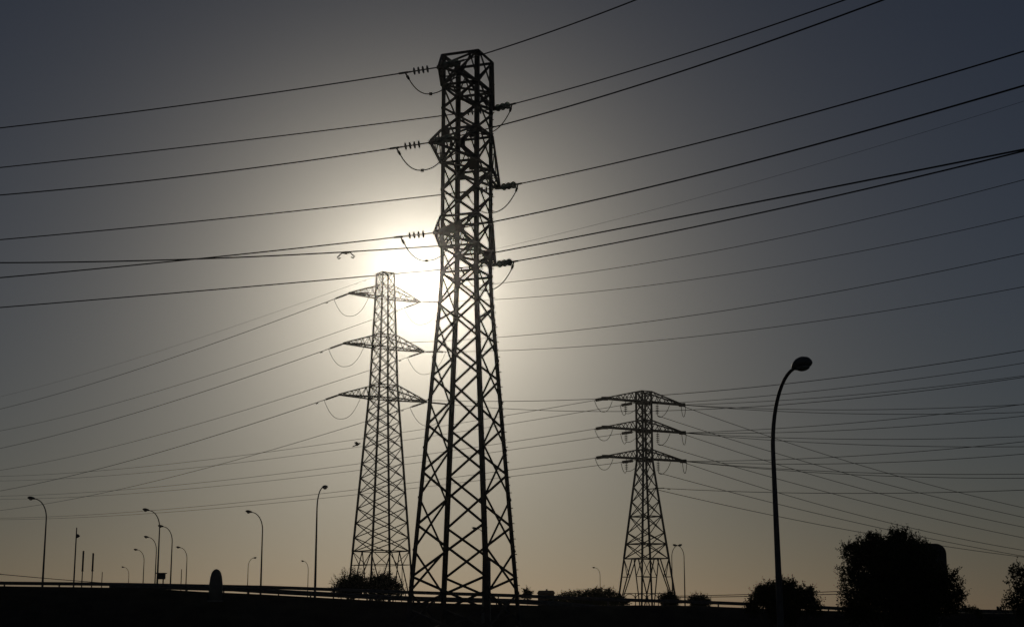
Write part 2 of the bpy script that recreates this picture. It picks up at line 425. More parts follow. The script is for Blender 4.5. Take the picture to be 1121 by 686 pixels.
# ---- second pylon (left, smaller, in front of the glare)
YB = 190.0; cB = (P(416.5, 640, YB).x, YB); dB = -12; mB = YB/F
zB = lambda py: zat(py, YB)
def rB(z):
    k1, k2, k3 = zB(299), zB(425), zB(640)
    w = 9.8 + (k1-z)/(k1-k2)*(15.6-9.8) if z > k2 else 15.6 + (k2-z)/(k2-k3)*(34.6-15.6)
    return w*mB/math.cos(R(12))
rootB = thing('pylon', (cB[0], cB[1], 0), 'slender lattice pylon left of the nearest one, beneath the sun glare', 'pylon', 'steel lattice pylons')
lvB = [zB(y) for y in (603, 588, 572, 556, 539, 523, 507, 490, 476, 462, 449, 436, 422, 408.5, 394.5, 380.5, 367, 353.5, 340, 326, 313, 299)]
b = body(rootB, cB, dB, lvB, rB, .23, .115, [zB(y) for y in (603, 436, 422, 380.5, 367, 326, 313, 299)], M['steel2'], False)
z0, zm, z1 = 0.0, zB(618), zB(603)
for k in range(4):
    lg = MB(); lg.bar(corner(cB, dB, rB(z0), k, z0), corner(cB, dB, rB(z1), k, z1), .22); lg.build('leg', M['steel2'], rootB)
    p0, p1 = corner(cB, dB, rB(z1), k, z1), corner(cB, dB, rB(z1), k+1, z1); q0, q1 = corner(cB, dB, rB(z0), k, z0), corner(cB, dB, rB(z0), k+1, z0)
    mid = (p0+p1)/2
    b.bar(mid, q0, .1); b.bar(mid, q1, .1)
    r0, r1 = corner(cB, dB, rB(zm), k, zm), corner(cB, dB, rB(zm), k+1, zm)
    fr_ = (z1-zm)/(z1-z0)
    b.bar(r0, mid.lerp(q0, fr_), .08); b.bar(r1, mid.lerp(q1, fr_), .08); b.bar(p0, mid.lerp(q0, fr_), .07); b.bar(p1, mid.lerp(q1, fr_), .07)
    b.bar(mid.lerp(q0, fr_), mid.lerp(q1, fr_), .07)
    fr2 = .72; s0_, s1_ = p0.lerp(q0, fr2), p1.lerp(q1, fr2)
    b.bar(s0_, mid.lerp(q0, fr2), .06); b.bar(s1_, mid.lerp(q1, fr2), .06); b.bar(r0, mid.lerp(q0, fr2), .06); b.bar(r1, mid.lerp(q1, fr2), .06)
b.build('bracing', M['steel2'], rootB)
HBL, HBR = 123, -45
B_nl = [[(360, 330), (200, 387.5), (0, 447.5)], [(356, 384.5), (200, 435.5), (0, 490.5)], [(350, 441), (200, 487), (0, 537)]]
B_nr = [[(545, 311), (720, 285.5), (920, 246), (1121, 197)], [(545, 369.5), (720, 350.5), (920, 318), (1121, 277.5)], [(545, 439.3), (650, 436.5), (730, 432), (920, 412.5), (1121, 383.5)]]
B_fl = [[(407, 352), (200, 419), (0, 471.5)], [(400, 408), (200, 468), (0, 514.5)], [(400, 463), (200, 518), (0, 558.5)]]
B_fr = [[(545, 329), (720, 311), (920, 278.5), (1121, 237)], [(545, 385), (720, 372), (920, 347.5), (1121, 314)], [(545, 447.7), (640, 450.5), (720, 449), (920, 436.8), (1121, 413)]]
GB = 'power lines strung from the second pylon'
SB = 4.2
for i, (yt, yu, ln) in enumerate(((326, 313, 5.1), (380.5, 367, 5.7), (436, 422, 6.15))):
    for side in ('near', 'far'):
        k = 2 if side == 'near' else 0
        tip = arm(rootB, cB, dB, rB, k, ln, zB(yt), zB(yu), .14, M['steel2'], 4)
        fl = fit(tip, HBL, (B_nl if side == 'near' else B_fl)[i]); fr = fit(tip, HBR, (B_nr if side == 'near' else B_fr)[i])
        eL, eR = at(tip, fl, SB), at(tip, fr, SB)
        string(rootB, tip, eL, 16, .12, M['porcelain'], False, .12, .9, .05); string(rootB, tip, eR, 16, .12, M['porcelain'], False, .12, .9, .05)
        jumper(rootB, eL, eR, 2.55, .03)
        wl = 'left' if side == 'near' else 'right'
        wire(tip, fl, SB, .034 if side == 'far' else .04, f"thin power line falling left from the second pylon's {names3[i]} {wl} arm tip", GB, 1.35, damper=(SB+2.0,))
        wire(tip, fr, SB, .03, f"thin power line running right from the second pylon's {names3[i]} {wl} arm tip", GB, 1.5)
tipT = Vector((cB[0], cB[1], zB(298.5)))
pk = MB(); pk.bar(corner(cB, dB, rB(zB(299)), 2, zB(299)), corner(cB, dB, rB(zB(299)), 0, zB(299)), .12); pk.bar(corner(cB, dB, rB(zB(299)), 3, zB(299)+.06), corner(cB, dB, rB(zB(299)), 1, zB(299)+.06), .12)
pk.build('peak_plate', M['steel2'], rootB)
wire(tipT, fit(tipT, HBL, [(398, 306), (200, 376), (0, 434)]), 0, .017, "faintest thin earth wire falling left from the second pylon's very top", GB, 1.35, damper=(5.5, 8.0))
wire(tipT, fit(tipT, HBR, [(590, 261.5), (720, 228.5), (920, 172), (1121, 111)]), 0, .015, "faintest thin earth wire rising right from the second pylon's very top", GB, 1.5)

# ---- third pylon (right, farthest)
YC = 270.0; cC = (P(708, 640, YC).x, YC); dC = -15; mC = YC/F
zC = lambda py: zat(py, YC)
def rC(z):
    k1, k2, k3 = zC(428), zC(503), zC(645)
    w = 8.2 if z > k2 else 8.2 + (k2-z)/(k2-k3)*(28.5-8.2)
    return w*mC/math.cos(R(15))
rootC = thing('pylon', (cC[0], cC[1], 0), 'smaller far lattice pylon on the right with three wide crossarms', 'pylon', 'steel lattice pylons')
lvC = [zC(y) for y in (611, 595, 583, 565, 549, 533, 517, 502, 492, 481, 470.5, 460, 450, 439.5, 428.5)]
b = body(rootC, cC, dC, lvC, rC, .34, .16, [zC(y) for y in (611, 595, 565, 502, 492, 470.5, 460, 439.5, 428.5)], M['steel'], False)
z0, zm, z1 = 0.0, zC(631), zC(611)
for k in range(4):
    lg = MB(); lg.bar(corner(cC, dC, rC(z0), k, z0), corner(cC, dC, rC(z1), k, z1), .3); lg.build('leg', M['steel'], rootC)
    p0, p1 = corner(cC, dC, rC(z1), k, z1), corner(cC, dC, rC(z1), k+1, z1); q0, q1 = corner(cC, dC, rC(z0), k, z0), corner(cC, dC, rC(z0), k+1, z0)
    ma, mb_ = p0.lerp(p1, .45), p0.lerp(p1, .55)
    b.bar(ma, q0, .16); b.bar(mb_, q1, .16)
    fr_ = (z1-zm)/(z1-z0); r0, r1 = p0.lerp(q0, fr_), p1.lerp(q1, fr_)
    b.bar(r0, ma.lerp(q0, fr_), .12); b.bar(r1, mb_.lerp(q1, fr_), .12); b.bar(p0, ma.lerp(q0, fr_), .1); b.bar(p1, mb_.lerp(q1, fr_), .1)
b.build('bracing', M['steel'], rootC)
HCL, HCR, HCD = 124, -40, 28
C_l = [[(650, 438), (553, 456.5), (400, 480), (200, 504.5), (0, 521.5)], [(652, 470), (553, 485), (400, 507.5), (200, 528.5), (0, 543)], [(652, 501), (553, 515), (390, 536.5), (200, 554.5), (0, 567)]]
C_l2 = [[(676, 444.5), (553, 466), (400, 488.5), (200, 511.5), (0, 526.5)], [(676, 476), (553, 493.5), (400, 514.5), (200, 534), (0, 546.5)], [(676, 507), (553, 522), (390, 541.5), (200, 558.5), (0, 568.5)]]
C_r = [[[(748, 438), (830, 433.5), (920, 425.5), (1121, 397)], [(830, 438.5), (920, 434), (1121, 411)], [(800, 446), (920, 448.3), (1010, 447), (1121, 442.5)], [(800, 446.8), (850, 450), (920, 452.3), (1121, 451)]],
       [[(800, 470), (920, 464.5), (1121, 442)], [(800, 473.5), (920, 471), (1121, 455)], [(800, 476), (920, 480.5), (1010, 480.5), (1121, 477.3)], [(800, 477.5), (920, 486), (1010, 488.2), (1121, 488.5)]],
       [[(800, 503.5), (920, 500), (1121, 483)], [(800, 506), (920, 507.5), (1121, 496.5)], [(800, 508.5), (920, 516.5), (1010, 518.5), (1121, 518.5)], [(800, 509.5), (920, 518.5), (1010, 522), (1121, 523)]]]
C_d = [[[(845, 478), (920, 502.5), (1121, 555.5)], [(757, 463), (840, 492), (920, 518), (1121, 565.5)]],
       [[(845, 505), (920, 529), (1121, 576.5)], [(757, 492.5), (845, 521.5), (920, 544), (1121, 588)]],
       [[(845, 537), (920, 558), (1121, 602)], [(757, 521.5), (845, 549), (920, 570), (1121, 608)]]]
GC = 'power lines strung from the far right pylon'
order4 = ['uppermost', 'second', 'third', 'lowest']
for i, (yt, yu) in enumerate(((439.5, 428.5), (470.5, 460), (502, 492))):
    tl = arm(rootC, cC, dC, rC, 2, 8.3, zC(yt), zC(yu), .2, M['steel'], 4)
    tr = arm(rootC, cC, dC, rC, 0, 8.4, zC(yt), zC(yu), .2, M['steel'], 4)
    for t_ in (tl, tr):
        bx = MB(); bx.box(t_, 1.15, .7, .6); bx.build('arm_end_plate', M['steel'], rootC)
    d = (tr-tl).normalized(); axis = Vector((cC[0], cC[1], zC(yt)))
    mid_l = axis - d*1.9 - Vector((0, 0, .35)); mid_r = axis + d*2.6 - Vector((0, 0, .35))
    # heavy lower girder running the whole arm
    gd = MB(); gd.bar(tl, tr, .4, .34); gd.bar(axis-d*1.4-Vector((0,0,.4)), axis+d*1.4-Vector((0,0,.4)), .3, .3); gd.build('arm_girder', M['steel'], rootC)
    f1 = fit(tl, HCL, C_l[i]); f2 = fit(mid_l, HCL, C_l2[i])
    e1, e2 = at(tl, f1, 3.0), at(mid_l, f2, 4.2)
    string(rootC, tl, e1, 6, .3, M['porcelain'], False, .2, .9, .06); string(rootC, mid_l, e2, 7, .28, M['porcelain'], False, .25, .95, .06)
    jumper(rootC, e1, tl + d*1.6 - Vector((0, 0, .3)), 2.0, .05)
    hang_l = axis - d*3.9 - Vector((0, 0, .2)); hang_r = axis + d*2.9 - Vector((0, 0, .2))
    for hp in (hang_l, hang_r): string(rootC, hp, hp-Vector((0, 0, 2.1)), 5, .34, M['porcelain'], False, .15, .95, .05)
    jumper(rootC, e2, hang_l-Vector((0, 0, 2.1)), .9, .05); jumper(rootC, hang_l-Vector((0, 0, 2.1)), axis-d*.8-Vector((0, 0, .3)), .6, .05)
    jumper(rootC, hang_r-Vector((0, 0, 2.1)), axis+d*5.6-Vector((0, 0, .3)), .9, .05)
    jumper(rootC, tr-d*.2-Vector((0, 0, .3)), tr+d*.8-Vector((0, 0, .2)), 1.9, .05)
    sl = 'outer' ; n3 = names3[i]
    wire(tl, f1, 3.0, .045, f"thin power line falling left from the far right pylon's {n3} left arm tip", GC, 1.3)
    wire(mid_l, f2, 4.2, .045, f"thin power line falling left from beneath the far right pylon's {n3} arm centre", GC, 1.3)
    for j, pts in enumerate(C_r[i]):
        st = tr if not (i == 0 and j == 0) else axis + d*4.5
        wire(st, fit(st, HCR, pts), 0.1, .045, f"{order4[j]} of four near-level lines going right from the far pylon's {n3} right arm", GC, 1.4)
    for j, pts in enumerate(C_d[i]):
        st = tr - Vector((0, 0, .2)) if j == 0 else hang_r - Vector((0, 0, 2.1))
        wire(st, fit(st, HCD, pts), 0.1, .05, f"thin line sloping down right from the far pylon's {n3} {'right arm tip' if j==0 else 'hanging insulator'}", GC, 1.4)
bk = corner(cC, dC, rC(zC(534)), 0, zC(534)); br = MB(); br.bar(corner(cC, dC, rC(zC(534)), 1, zC(534)), bk+Vector((1.2, 0, 0)), .14); br.build('cable_bracket', M['steel'], rootC)
wire(bk, fit(bk, HCR, [(760, 536), (845, 538.7), (920, 539.5), (1121, 536)]), .1, .045, "single near-level line going right from the far pylon's waist below its arms", GC, 1.4, damper=(2.5,))
bk2 = bk - Vector((0, 0, .3))
wire(bk2, fit(bk2, HCD, [(757, 545), (845, 564), (920, 577.5), (1121, 609.5)]), .1, .05, "lowest thin line sloping down right from the far pylon's waist", GC, 1.4)
# low service lines near the horizon
def low_line(pts, Y0, ang, label):
    p0 = P(pts[0][0], pts[0][1], Y0)
    wire(p0, fit(p0, ang, pts[1:]), 0, .04, label, 'low service lines near the horizon', 1.3, name='service_line', cat='service line')
low_line([(738, 652), (800, 650.6), (860, 649), (923, 646.6)], 175, -12, 'upper of two low service lines just above the rail, right of the far pylon')
low_line([(738, 653.4), (800, 652.6), (860, 651.4), (923, 649.6)], 175, -12, 'lower of two low service lines just above the rail, right of the far pylon')
low_line([(150, 640), (100, 636.6), (50, 632.5), (0, 628)], 190, 200, 'low service line dipping behind the rail at the far left')

# small bird by the second pylon
pb = P(391.5, 487.2, 187)
bd = MB()
bd.lathe(pb+Vector((-.3, 0, -.02)), (1, 0, .45), [(-.02, .01), (.05, .1), (.2, .16), (.38, .14), (.5, .09), (.58, .1), (.66, .06), (.74, .01)], 10)
bd.bar(pb+Vector((-.3, 0, -.02)), pb+Vector((-.62, 0, -.16)), .12, .03)
for s in (-1, 1): bd.add([pb+Vector((-.1, s*.1, .12)), pb+Vector((.25, s*.12, .2)), pb+Vector((-.1, s*.45, .42)), pb+Vector((-.4, s*.4, .3)), pb+Vector((-.1, s*.1, .09)), pb+Vector((.25, s*.12, .17)), pb+Vector((-.1, s*.45, .40)), pb+Vector((-.4, s*.4, .28))],
                        [(0, 1, 2, 3), (7, 6, 5, 4), (0, 4, 5, 1), (1, 5, 6, 2), (2, 6, 7, 3), (3, 7, 4, 0)])
tag(bd.build('bird', M['feather'], None, pb), 'small dark bird beside the left leg of the second pylon', 'bird')

# ------------------------------------------------------------ street lamps
def make_lamp(h, bend, reach, hl, hw, r0, r1, label):
    root = thing('street_lamp', (0, 0, 0), label, 'street lamp', 'street lamps along the roads')
    b = MB(); pts = []; rs = []
    for i in range(9):
        t = i/8; pts.append((0, 0, t*(h-bend))); rs.append(r0+(r1-r0)*t)
    n = 12
    for i in range(1, n+1):
        a = math.pi/2*i/n*.93
        pts.append((reach*(1-math.cos(a)), 0, h-bend+bend*math.sin(a))); rs.append(r1*(1-.25*i/n))
    b.tube(pts, rs, 12)
    b.build('pole', M['lamp'], root, smooth=True)
    bs = MB(); bs.lathe((0, 0, 0), (0, 0, 1), [(0, r0*1.9), (.03, r0*1.9), (.05, r0*1.35), (.9, r0*1.3), (.95, r0)], 12); bs.build('base', M['lamp'], root)
    e = Vector(pts[-1]); dv = (Vector(pts[-1])-Vector(pts[-2])).normalized(); dv.z *= .6; dv.normalize()
    hd = MB()
    prof = [(-.1*hl, .06), (0, .07), (.12, .28), (.3, .42), (.5, .5), (.7, .5), (.88, .38), (.97, .2), (1, .03)]
    nn = 14; k0 = 0; side = Vector((0, 1, 0)); upv = dv.cross(side) * -1
    if upv.z < 0: upv = -upv
    for hh, rr in prof:
        hp = e + dv*(hh*hl if hh > 0 else hh)
        for j in range(nn):
            a = 2*math.pi*j/nn; rw = rr*hw*(1 if rr > .1 else 1.2); ru = rw*(.75 if math.sin(a) > 0 else .45)
            hd.v.append(tuple(hp + side*math.cos(a)*rw + upv*math.sin(a)*ru))
    for i in range(len(prof)-1):
        for j in range(nn):
            p_ = i*nn+j; q_ = i*nn+(j+1) % nn; hd.f.append((p_, q_, q_+nn, p_+nn))
    hd.f += [tuple(range(nn-1, -1, -1)), tuple((len(prof)-1)*nn+j for j in range(nn))]
    hob = hd.build('lamp_head', M['lamp'], root, smooth=True)
    ln = MB(); ce = e + dv*hl*.58 - upv*hw*.2
    ln.lathe(ce, -upv, [(0, hw*.36), (.04, hw*.34), (.09, hw*.22), (.11, .02)], 12); ln.build('lens', M['lens'], hob, smooth=True)
    return root
LH = 12.0
lamps = [  # pole px, top py, yaw (0 = head right, 180 = head left), label
    (46.5, 548.5, 180, 'curved street lamp standing alone at the far left, head pointing left'),
    (172, 561, 180, 'tallest lamp of the left cluster, beside the small roofed box'),
    (186.5, 578.5, 180, 'second tallest lamp of the left cluster, right of the roofed box'),
    (169.5, 590, 180, 'medium lamp just left of the tallest one in the left cluster'),
    (156.5, 603.5, 180, 'small lamp with its pole two places left of the tallest in the cluster'),
    (140.5, 622, 180, 'smallest leftmost lamp of the left cluster, barely above the rail'),
    (203.5, 601, 180, 'rightmost lamp of the left cluster, head pointing left'),
    (285.5, 563, 180, 'tall curved lamp right of the rounded bollard, head pointing left'),
    (271, 612, 42, 'short distant lamp beside the tall left-pointing one, head to the right'),
    (345, 535, 73, 'tall straight-looking lamp left of the second pylon, seen nearly end-on'),
    (337, 615.5, 150, 'short distant lamp just left of the tall end-on lamp'),
    (657, 622.5, 165, 'lone short lamp above the hedge, left of the far pylon'),
    (736, 598.5, 20, 'left lamp of the arched pair right of the far pylon'),
    (749.5, 598.5, 155, 'right lamp of the arched pair right of the far pylon'),
    (531.5, 580.5, 160, "lamp seen through the nearest pylon's lower legs"),
    (-7, 629.5, 10, 'lamp head poking in at the left edge just above the rail'),
]
proto = make_lamp(LH, 1.9, 1.25, .8, .46, .13, .06, lamps[0][3])
for i, (px, py, yaw, lab) in enumerate(lamps):
    o = proto if i == 0 else copy_tree(proto)
    Y = (LH-EYE)*F/(HOR-py); p = P(px, 640, Y)
    o.location = (p.x, Y, ground_z(p.x, Y)); o.rotation_euler = (0, 0, R(yaw)); o['label'] = lab
    if o.location.z > 0: o.location.z = ground_z(p.x, Y)
YL = 63.0; hb = zat(408.5, YL)
big = make_lamp(hb, 3.3, 1.7, .98, .78, .15, .09, 'large near street lamp with a bulbous head rising from the right-hand bush')
pL = P(853.5, 640, YL); big.location = (pL.x, YL, 0); big.rotation_euler = (0, R(-1.0), R(-60))

# ------------------------------------------------------------ poles, signs and small things along the road
def pole_thing(name, px, ytop, Y, r, label, cat, group=None):
    p = P(px, ytop, Y); z = ground_z(p.x, Y)
    root = thing(name, (p.x, Y, z), label, cat, group)
    b = MB(); b.tube([(p.x, Y, z), (p.x, Y, (z+p.z)/2), (p.x, Y, p.z)], [r, r*.85, r*.6], 8); b.build('pole', M['lamp'], root)
    f = MB(); f.lathe((p.x, Y, z), (0, 0, 1), [(0, r*2.2), (.04, r*2.2), (.06, r*1.3), (.3, r*1.2)], 10); f.build('base', M['lamp'], root)
    return root, p
rt, p = pole_thing('floodlight_pole', 84, 577, 140, .085, 'slim pole with a small spotlight near its top, right of the far-left lamp', 'pole')
b = MB(); b.lathe(p+Vector((.02, 0, -.6)), (.55, 0, -.75), [(0, .06), (.1, .13), (.3, .17), (.32, .15)], 10); b.build('spotlight', M['lamp'], rt)
for px, y0, y1, lab in ((91.3, 603, 624, 'left of two narrow edge-on sign boards near the far-left lamp'), (102, 605.5, 624, 'right of two narrow edge-on sign boards near the far-left lamp')):
    rt, p = pole_thing('sign_board', px, y0+2, 150, .07, lab, 'sign', 'narrow edge-on sign boards')
    zb = zat(y1, 150); b = MB(); ux = Vector((150, -p.x, 0)); b.bar((p.x, 150, zb), (p.x, 150, p.z+.2), .17, 1.2, ux); b.build('panel', M['sign'], rt)
    b = MB(); b.bar((p.x, 150, zb-.06), (p.x, 150, zb-.002), .23, 1.26, ux); b.build('panel_frame', M['lamp'], rt)
for px, y0, Y, lab in ((112, 625.5, 150, 'short thin mast just right of the edge-on sign boards'), (198.8, 622.5, 150, 'short thin mast at the right of the left lamp cluster'), (440.3, 617, 175, 'thin post standing by the right foot of the second pylon')):
    pole_thing('mast', px, y0, Y, .06, lab, 'mast', 'thin masts behind the rail')
# roofed box on legs
Yb = 128.0; p = P(176.4, 630.5, Yb); zb = ground_z(p.x, Yb)
rt = thing('roofed_box', (p.x, Yb, zb), 'small roofed box on two legs beside the tallest lamp of the left cluster', 'box')
b = MB(); b.box(p, .62, .5, .45); b.build('cabinet', M['sign'], rt)
b = MB(); b.extr([(-.42, -.32), (.42, -.32), (.42, .32), (-.42, .32)], p+Vector((0, 0, .23)), p+Vector((0, 0, .3)), (1, 0, 0)); b.build('roof', M['lamp'], rt)
for s in (-.3, .18):
    b = MB(); b.bar((p.x+s, Yb, zb), (p.x+s, Yb, p.z-.225), .09); b.build('leg', M['lamp'], rt)
# rounded gore bollard on the bank
Yg = 98.6; p = P(237, 622, Yg); zb = ground_z(p.x, Yg)
rt = thing('bollard', (p.x, Yg, zb-.02), 'round-topped upright bollard on the bank in front of the left rail', 'bollard')
b = MB(); H = p.z-zb
prof = [(0, .43), (H*.3, .44), (H*.55, .42), (H*.75, .37), (H*.88, .3), (H*.95, .21), (H*.985, .12), (H, .02)]
b.lathe((p.x, Yg, zb-.02), (0, 0, 1), prof, 28); b.build('body', M['plastic'], rt, smooth=True)
b = MB(); b.lathe((p.x, Yg, zb-.05), (0, 0, 1), [(0, .5), (.1, .5), (.12, .47)], 28); b.build('foot', M['concrete'], rt)
# concrete post behind the nearest pylon's leg
Yp = 86.0; p = P(532.6, 611, Yp)
b = MB(); b.lathe((p.x, Yp, 0), (0, 0, 1), [(0, .27), (p.z*.5, .25), (p.z-.08, .225), (p.z, .18)], 16)
tag(b.build('concrete_post', M['concrete'], None, (p.x, Yp, 0)), "stout concrete post behind the nearest pylon's inner right leg", 'post')
# rounded road sign seen from behind, half in the big tree
Ys = 84.0; pa = P(985, 594.5, Ys); pb_ = P(1038.5, 652, Ys)
rt = thing('road_sign', ((pa.x+pb_.x)/2, Ys, 0), 'large round-cornered road sign seen from behind, sticking out of the big bush', 'sign')
rc = .55; prof = []
cx, cz = (pa.x+pb_.x)/2, (pa.z+pb_.z)/2; wx, wz = (pb_.x-pa.x)/2, (pa.z-pb_.z)/2
for sx, sz, a0 in ((1, 1, 0), (-1, 1, 90), (-1, -1, 180), (1, -1, 270)):
    for a in range(0, 91, 15):
        prof.append((sx*(wx-rc)+rc*math.cos(R(a0+a)), sz*(wz-rc)+rc*math.sin(R(a0+a))))
b = MB(); b.extr(prof, (cx, Ys, cz), (cx, Ys+.04, cz), (1, 0, 0))
if abs(Vector(b.v[0]).z - (cz+prof[0][1])) > .01:
    b = MB(); b.extr([(a, -c) for a, c in prof], (cx, Ys, cz), (cx, Ys+.04, cz), (1, 0, 0))
b.build('panel', M['sign'], rt)
for i in range(5):
    b = MB(); zz = cz - wz*.75 + i*wz*.375; b.bar((pa.x+.2, Ys-.03, zz), (pb_.x-.2, Ys-.03, zz), .06, .05); b.build('rib', M['rail'], rt)
for s in (-.55, .55):
    b = MB(); b.bar((cx+s*wx, Ys-.12, -.1), (cx+s*wx, Ys-.12, pa.z-.3), .12); b.build('post', M['rail'], rt)
# small twin-panel marker at right
Ym = 99.7; p = P(1093.5, 663.2, Ym); zb = ground_z(p.x, Ym)
rt = thing('marker_post', (p.x, Ym, zb), 'tiny twin-panel marker post at the far right beside the edge tree', 'marker')
for s in (-.09, .11):
    b = MB(); b.box((p.x+s, Ym, p.z-.14), .13, .03, .28); b.build('panel', M['sign'], rt)
b = MB(); b.bar((p.x, Ym+.04, zb-.05), (p.x, Ym+.04, p.z-.05), .05); b.bar((p.x-.18, Ym+.04, p.z-.3), (p.x+.18, Ym+.04, p.z-.3), .04); b.build('post', M['rail'], rt)

# low house and arched railing far behind
Yh = 210.0; p0, p1 = P(588, 651.5, Yh), P(608, 651.5, Yh)
rt = thing('house', ((p0.x+p1.x)/2, Yh, 0), 'low flat brick house far behind the rail, right of the nearest pylon', 'house')
zw = zat(649, Yh); b = MB(); b.box(((p0.x+p1.x)/2, Yh+2, zw/2), p1.x-p0.x-.3, 4, zw); b.build('wall', M['brick'], rt)
b = MB(); cxh = (p0.x+p1.x)/2; hw_ = (p1.x-p0.x)/2
b.add([(cxh-hw_, Yh-.4, zw), (cxh+hw_, Yh-.4, zw), (cxh+hw_, Yh+4.4, zw), (cxh-hw_, Yh+4.4, zw), (cxh-hw_*.8, Yh+1, zw+.4), (cxh+hw_*.8, Yh+1, zw+.4), (cxh+hw_*.8, Yh+3, zw+.4), (cxh-hw_*.8, Yh+3, zw+.4)],
      [(3, 2, 1, 0), (4, 5, 6, 7), (0, 1, 5, 4), (1, 2, 6, 5), (2, 3, 7, 6), (3, 0, 4, 7)]); rf = b.build('roof', M['brick'], rt)
b = MB(); b.box((cxh+.1, Yh+2, zw+.45), .25, .25, .3); b.build('chimney', M['brick'], rf)
b = MB(); b.box((cxh-.5, Yh-.003, 1.5), .7, .05, .9); b.build('window', M['lens'], rt)
Yr = 222.0; p0, p1 = P(683, 649, Yr), P(733, 649, Yr)
rt = thing('railing', ((p0.x+p1.x)/2, Yr, 0), 'low steel railing with arched panels behind the foot of the far pylon', 'railing')
zt_, zl_ = p0.z, zat(656, Yr)
b = MB(); b.bar((p0.x, Yr, zt_), (p1.x, Yr, zt_), .1); b.bar((p0.x, Yr, zl_), (p1.x, Yr, zl_), .12); b.build('rail', M['steel'], rt)
for i in range(4):
    xa = p0.x + (p1.x-p0.x)*i/4; xb = p0.x + (p1.x-p0.x)*(i+1)/4
    b = MB(); b.tube([((xa+xb)/2 - (xb-xa)/2*math.cos(math.pi*t/10), Yr, zl_ + (zt_-zl_)*.9*math.sin(math.pi*t/10)) for t in range(11)], .05, 6); b.build('arch', M['steel'], rt)
for i in range(5):
    xa = p0.x + (p1.x-p0.x)*i/4; b = MB(); b.bar((xa, Yr, 0), (xa, Yr, zt_), .12); b.build('post', M['steel'], rt)

# ------------------------------------------------------------ trees and bushes
def foliage(lobes, n, size, shoots=0, shoot_len=.5):
    """leafy twigs through the lobes' volume, dense inside, with longer shoots that break the outline"""
    V = []; Fc = []
    vol = np.array([r[1]**2.6 for r in lobes]); vol = vol/vol.sum()
    def unit(a): return a/(np.linalg.norm(a)+1e-9)
    def leaf(c, d, s):
        d = unit(d); w = unit(np.cross(d, rng.normal(size=3)))
        k = len(V); ln = s*rng.uniform(.7, 1.3); wd = ln*rng.uniform(.45, .7)
        V.extend([tuple(c), tuple(c+d*ln*.45+w*wd*.5), tuple(c+d*ln), tuple(c+d*ln*.45-w*wd*.5)]); Fc.append((k, k+1, k+2, k+3))
    def twig(st, dr, ln, m, s):
        for t in np.linspace(0, 1, m):
            leaf(st+dr*ln*t+rng.normal(size=3)*s*.25, dr*.7+rng.normal(size=3)*.7, s*(1-.35*t))
    m = 10
    for i in rng.choice(len(lobes), n//m, p=vol):
        c, r, sq = lobes[i]; u = unit(rng.normal(size=3))
        rad = r*rng.uniform(0, 1.0)**.5*(.86+.14*math.sin(u[0]*6+i*2)*math.cos(u[2]*7+i))
        twig(np.array(c)+u*rad*np.array(sq), unit(u+np.array([0, 0, .5])+rng.normal(size=3)*.5), size*rng.uniform(1.2, 2.6), m, size)
    for _ in range(shoots):
        i = rng.choice(len(lobes), p=vol); c, r, sq = lobes[i]; u = rng.normal(size=3); u[2] = abs(u[2])*.9 - .15; u = unit(u)
        st = np.array(c)+u*r*np.array(sq)*.82; dr = unit(u + np.array([0, 0, .6]) + rng.normal(size=3)*.25); ln = shoot_len*rng.uniform(.3, 1)
        twig(st, dr, ln, max(7, int(ln/size*4)), size*.9)
    b = MB(); b.v, b.f = V, Fc; return b
def plant(name, label, cat, lobes_px, Y, n, size, shoots, sl, group=None, depth=.8, trunk=True, zbase=None):
    lobes = []
    for px, py, rp in lobes_px:
        c = P(px, py, Y + random.uniform(-.25, .25)*rp*Y/F*2); lobes.append(((c.x, c.y, c.z), rp*Y/F, (1, depth, 1)))
    cx = sum(l[0][0]*l[1] for l in lobes)/sum(l[1] for l in lobes)
    z = ground_z(cx, Y) if zbase is None else zbase
    root = thing(name, (cx, Y, z), label, cat, group)
    t = MB()
    big_ = max(l[1] for l in lobes)
    for l in lobes:
        c = Vector(l[0]); p0 = Vector((cx + (c.x-cx)*.25, Y, z-.1)); m1 = p0.lerp(c, .5) + Vector((random.uniform(-.1, .1), random.uniform(-.1, .1), 0))*big_
        r = max(.02, l[1]*.06); t.tube([p0, m1, c, c+(c-m1)*.12], [r*1.5, r, r*.6, r*.2], 7)
    t.build('trunk', M['bark'], root)
    foliage(lobes, n, size, shoots, sl).build('crown' if 'tree' in name else 'foliage', M['leaf'], root)
plant('broad_tree', 'big dense dark tree on the right, half hiding a road sign', 'tree',
      [(938, 606, 17), (935, 632, 15), (945, 655, 24), (962, 618, 34), (985, 597, 19), (990, 625, 38), (1000, 606, 17), (1014, 606, 13), (1032, 622, 7), (1011, 641, 27), (985, 655, 36), (1030, 652, 25), (1040, 631, 10), (1043, 658, 13), (1000, 668, 30), (935, 668, 16), (985, 588, 10), (958, 598, 13), (927, 601, 6), (923, 622, 5), (955, 589, 6), (1003, 591, 6), (1050, 638, 5), (1053, 654, 6), (974, 583, 5), (924, 645, 6)],
      70, 115000, .11, 700, .5)
plant('edge_tree', 'leafy tree cut off by the right edge of the picture', 'tree',
      [(1108, 626, 4), (1115, 623, 5), (1122, 630, 8), (1104, 637, 4), (1111, 634, 4.5), (1118, 645, 6), (1125, 650, 10), (1110, 650, 4.5), (1106, 660, 6), (1099, 667, 4), (1115, 662, 8), (1126, 668, 12), (1135, 640, 14), (1145, 655, 18)], 66, 13000, .11, 120, .55)
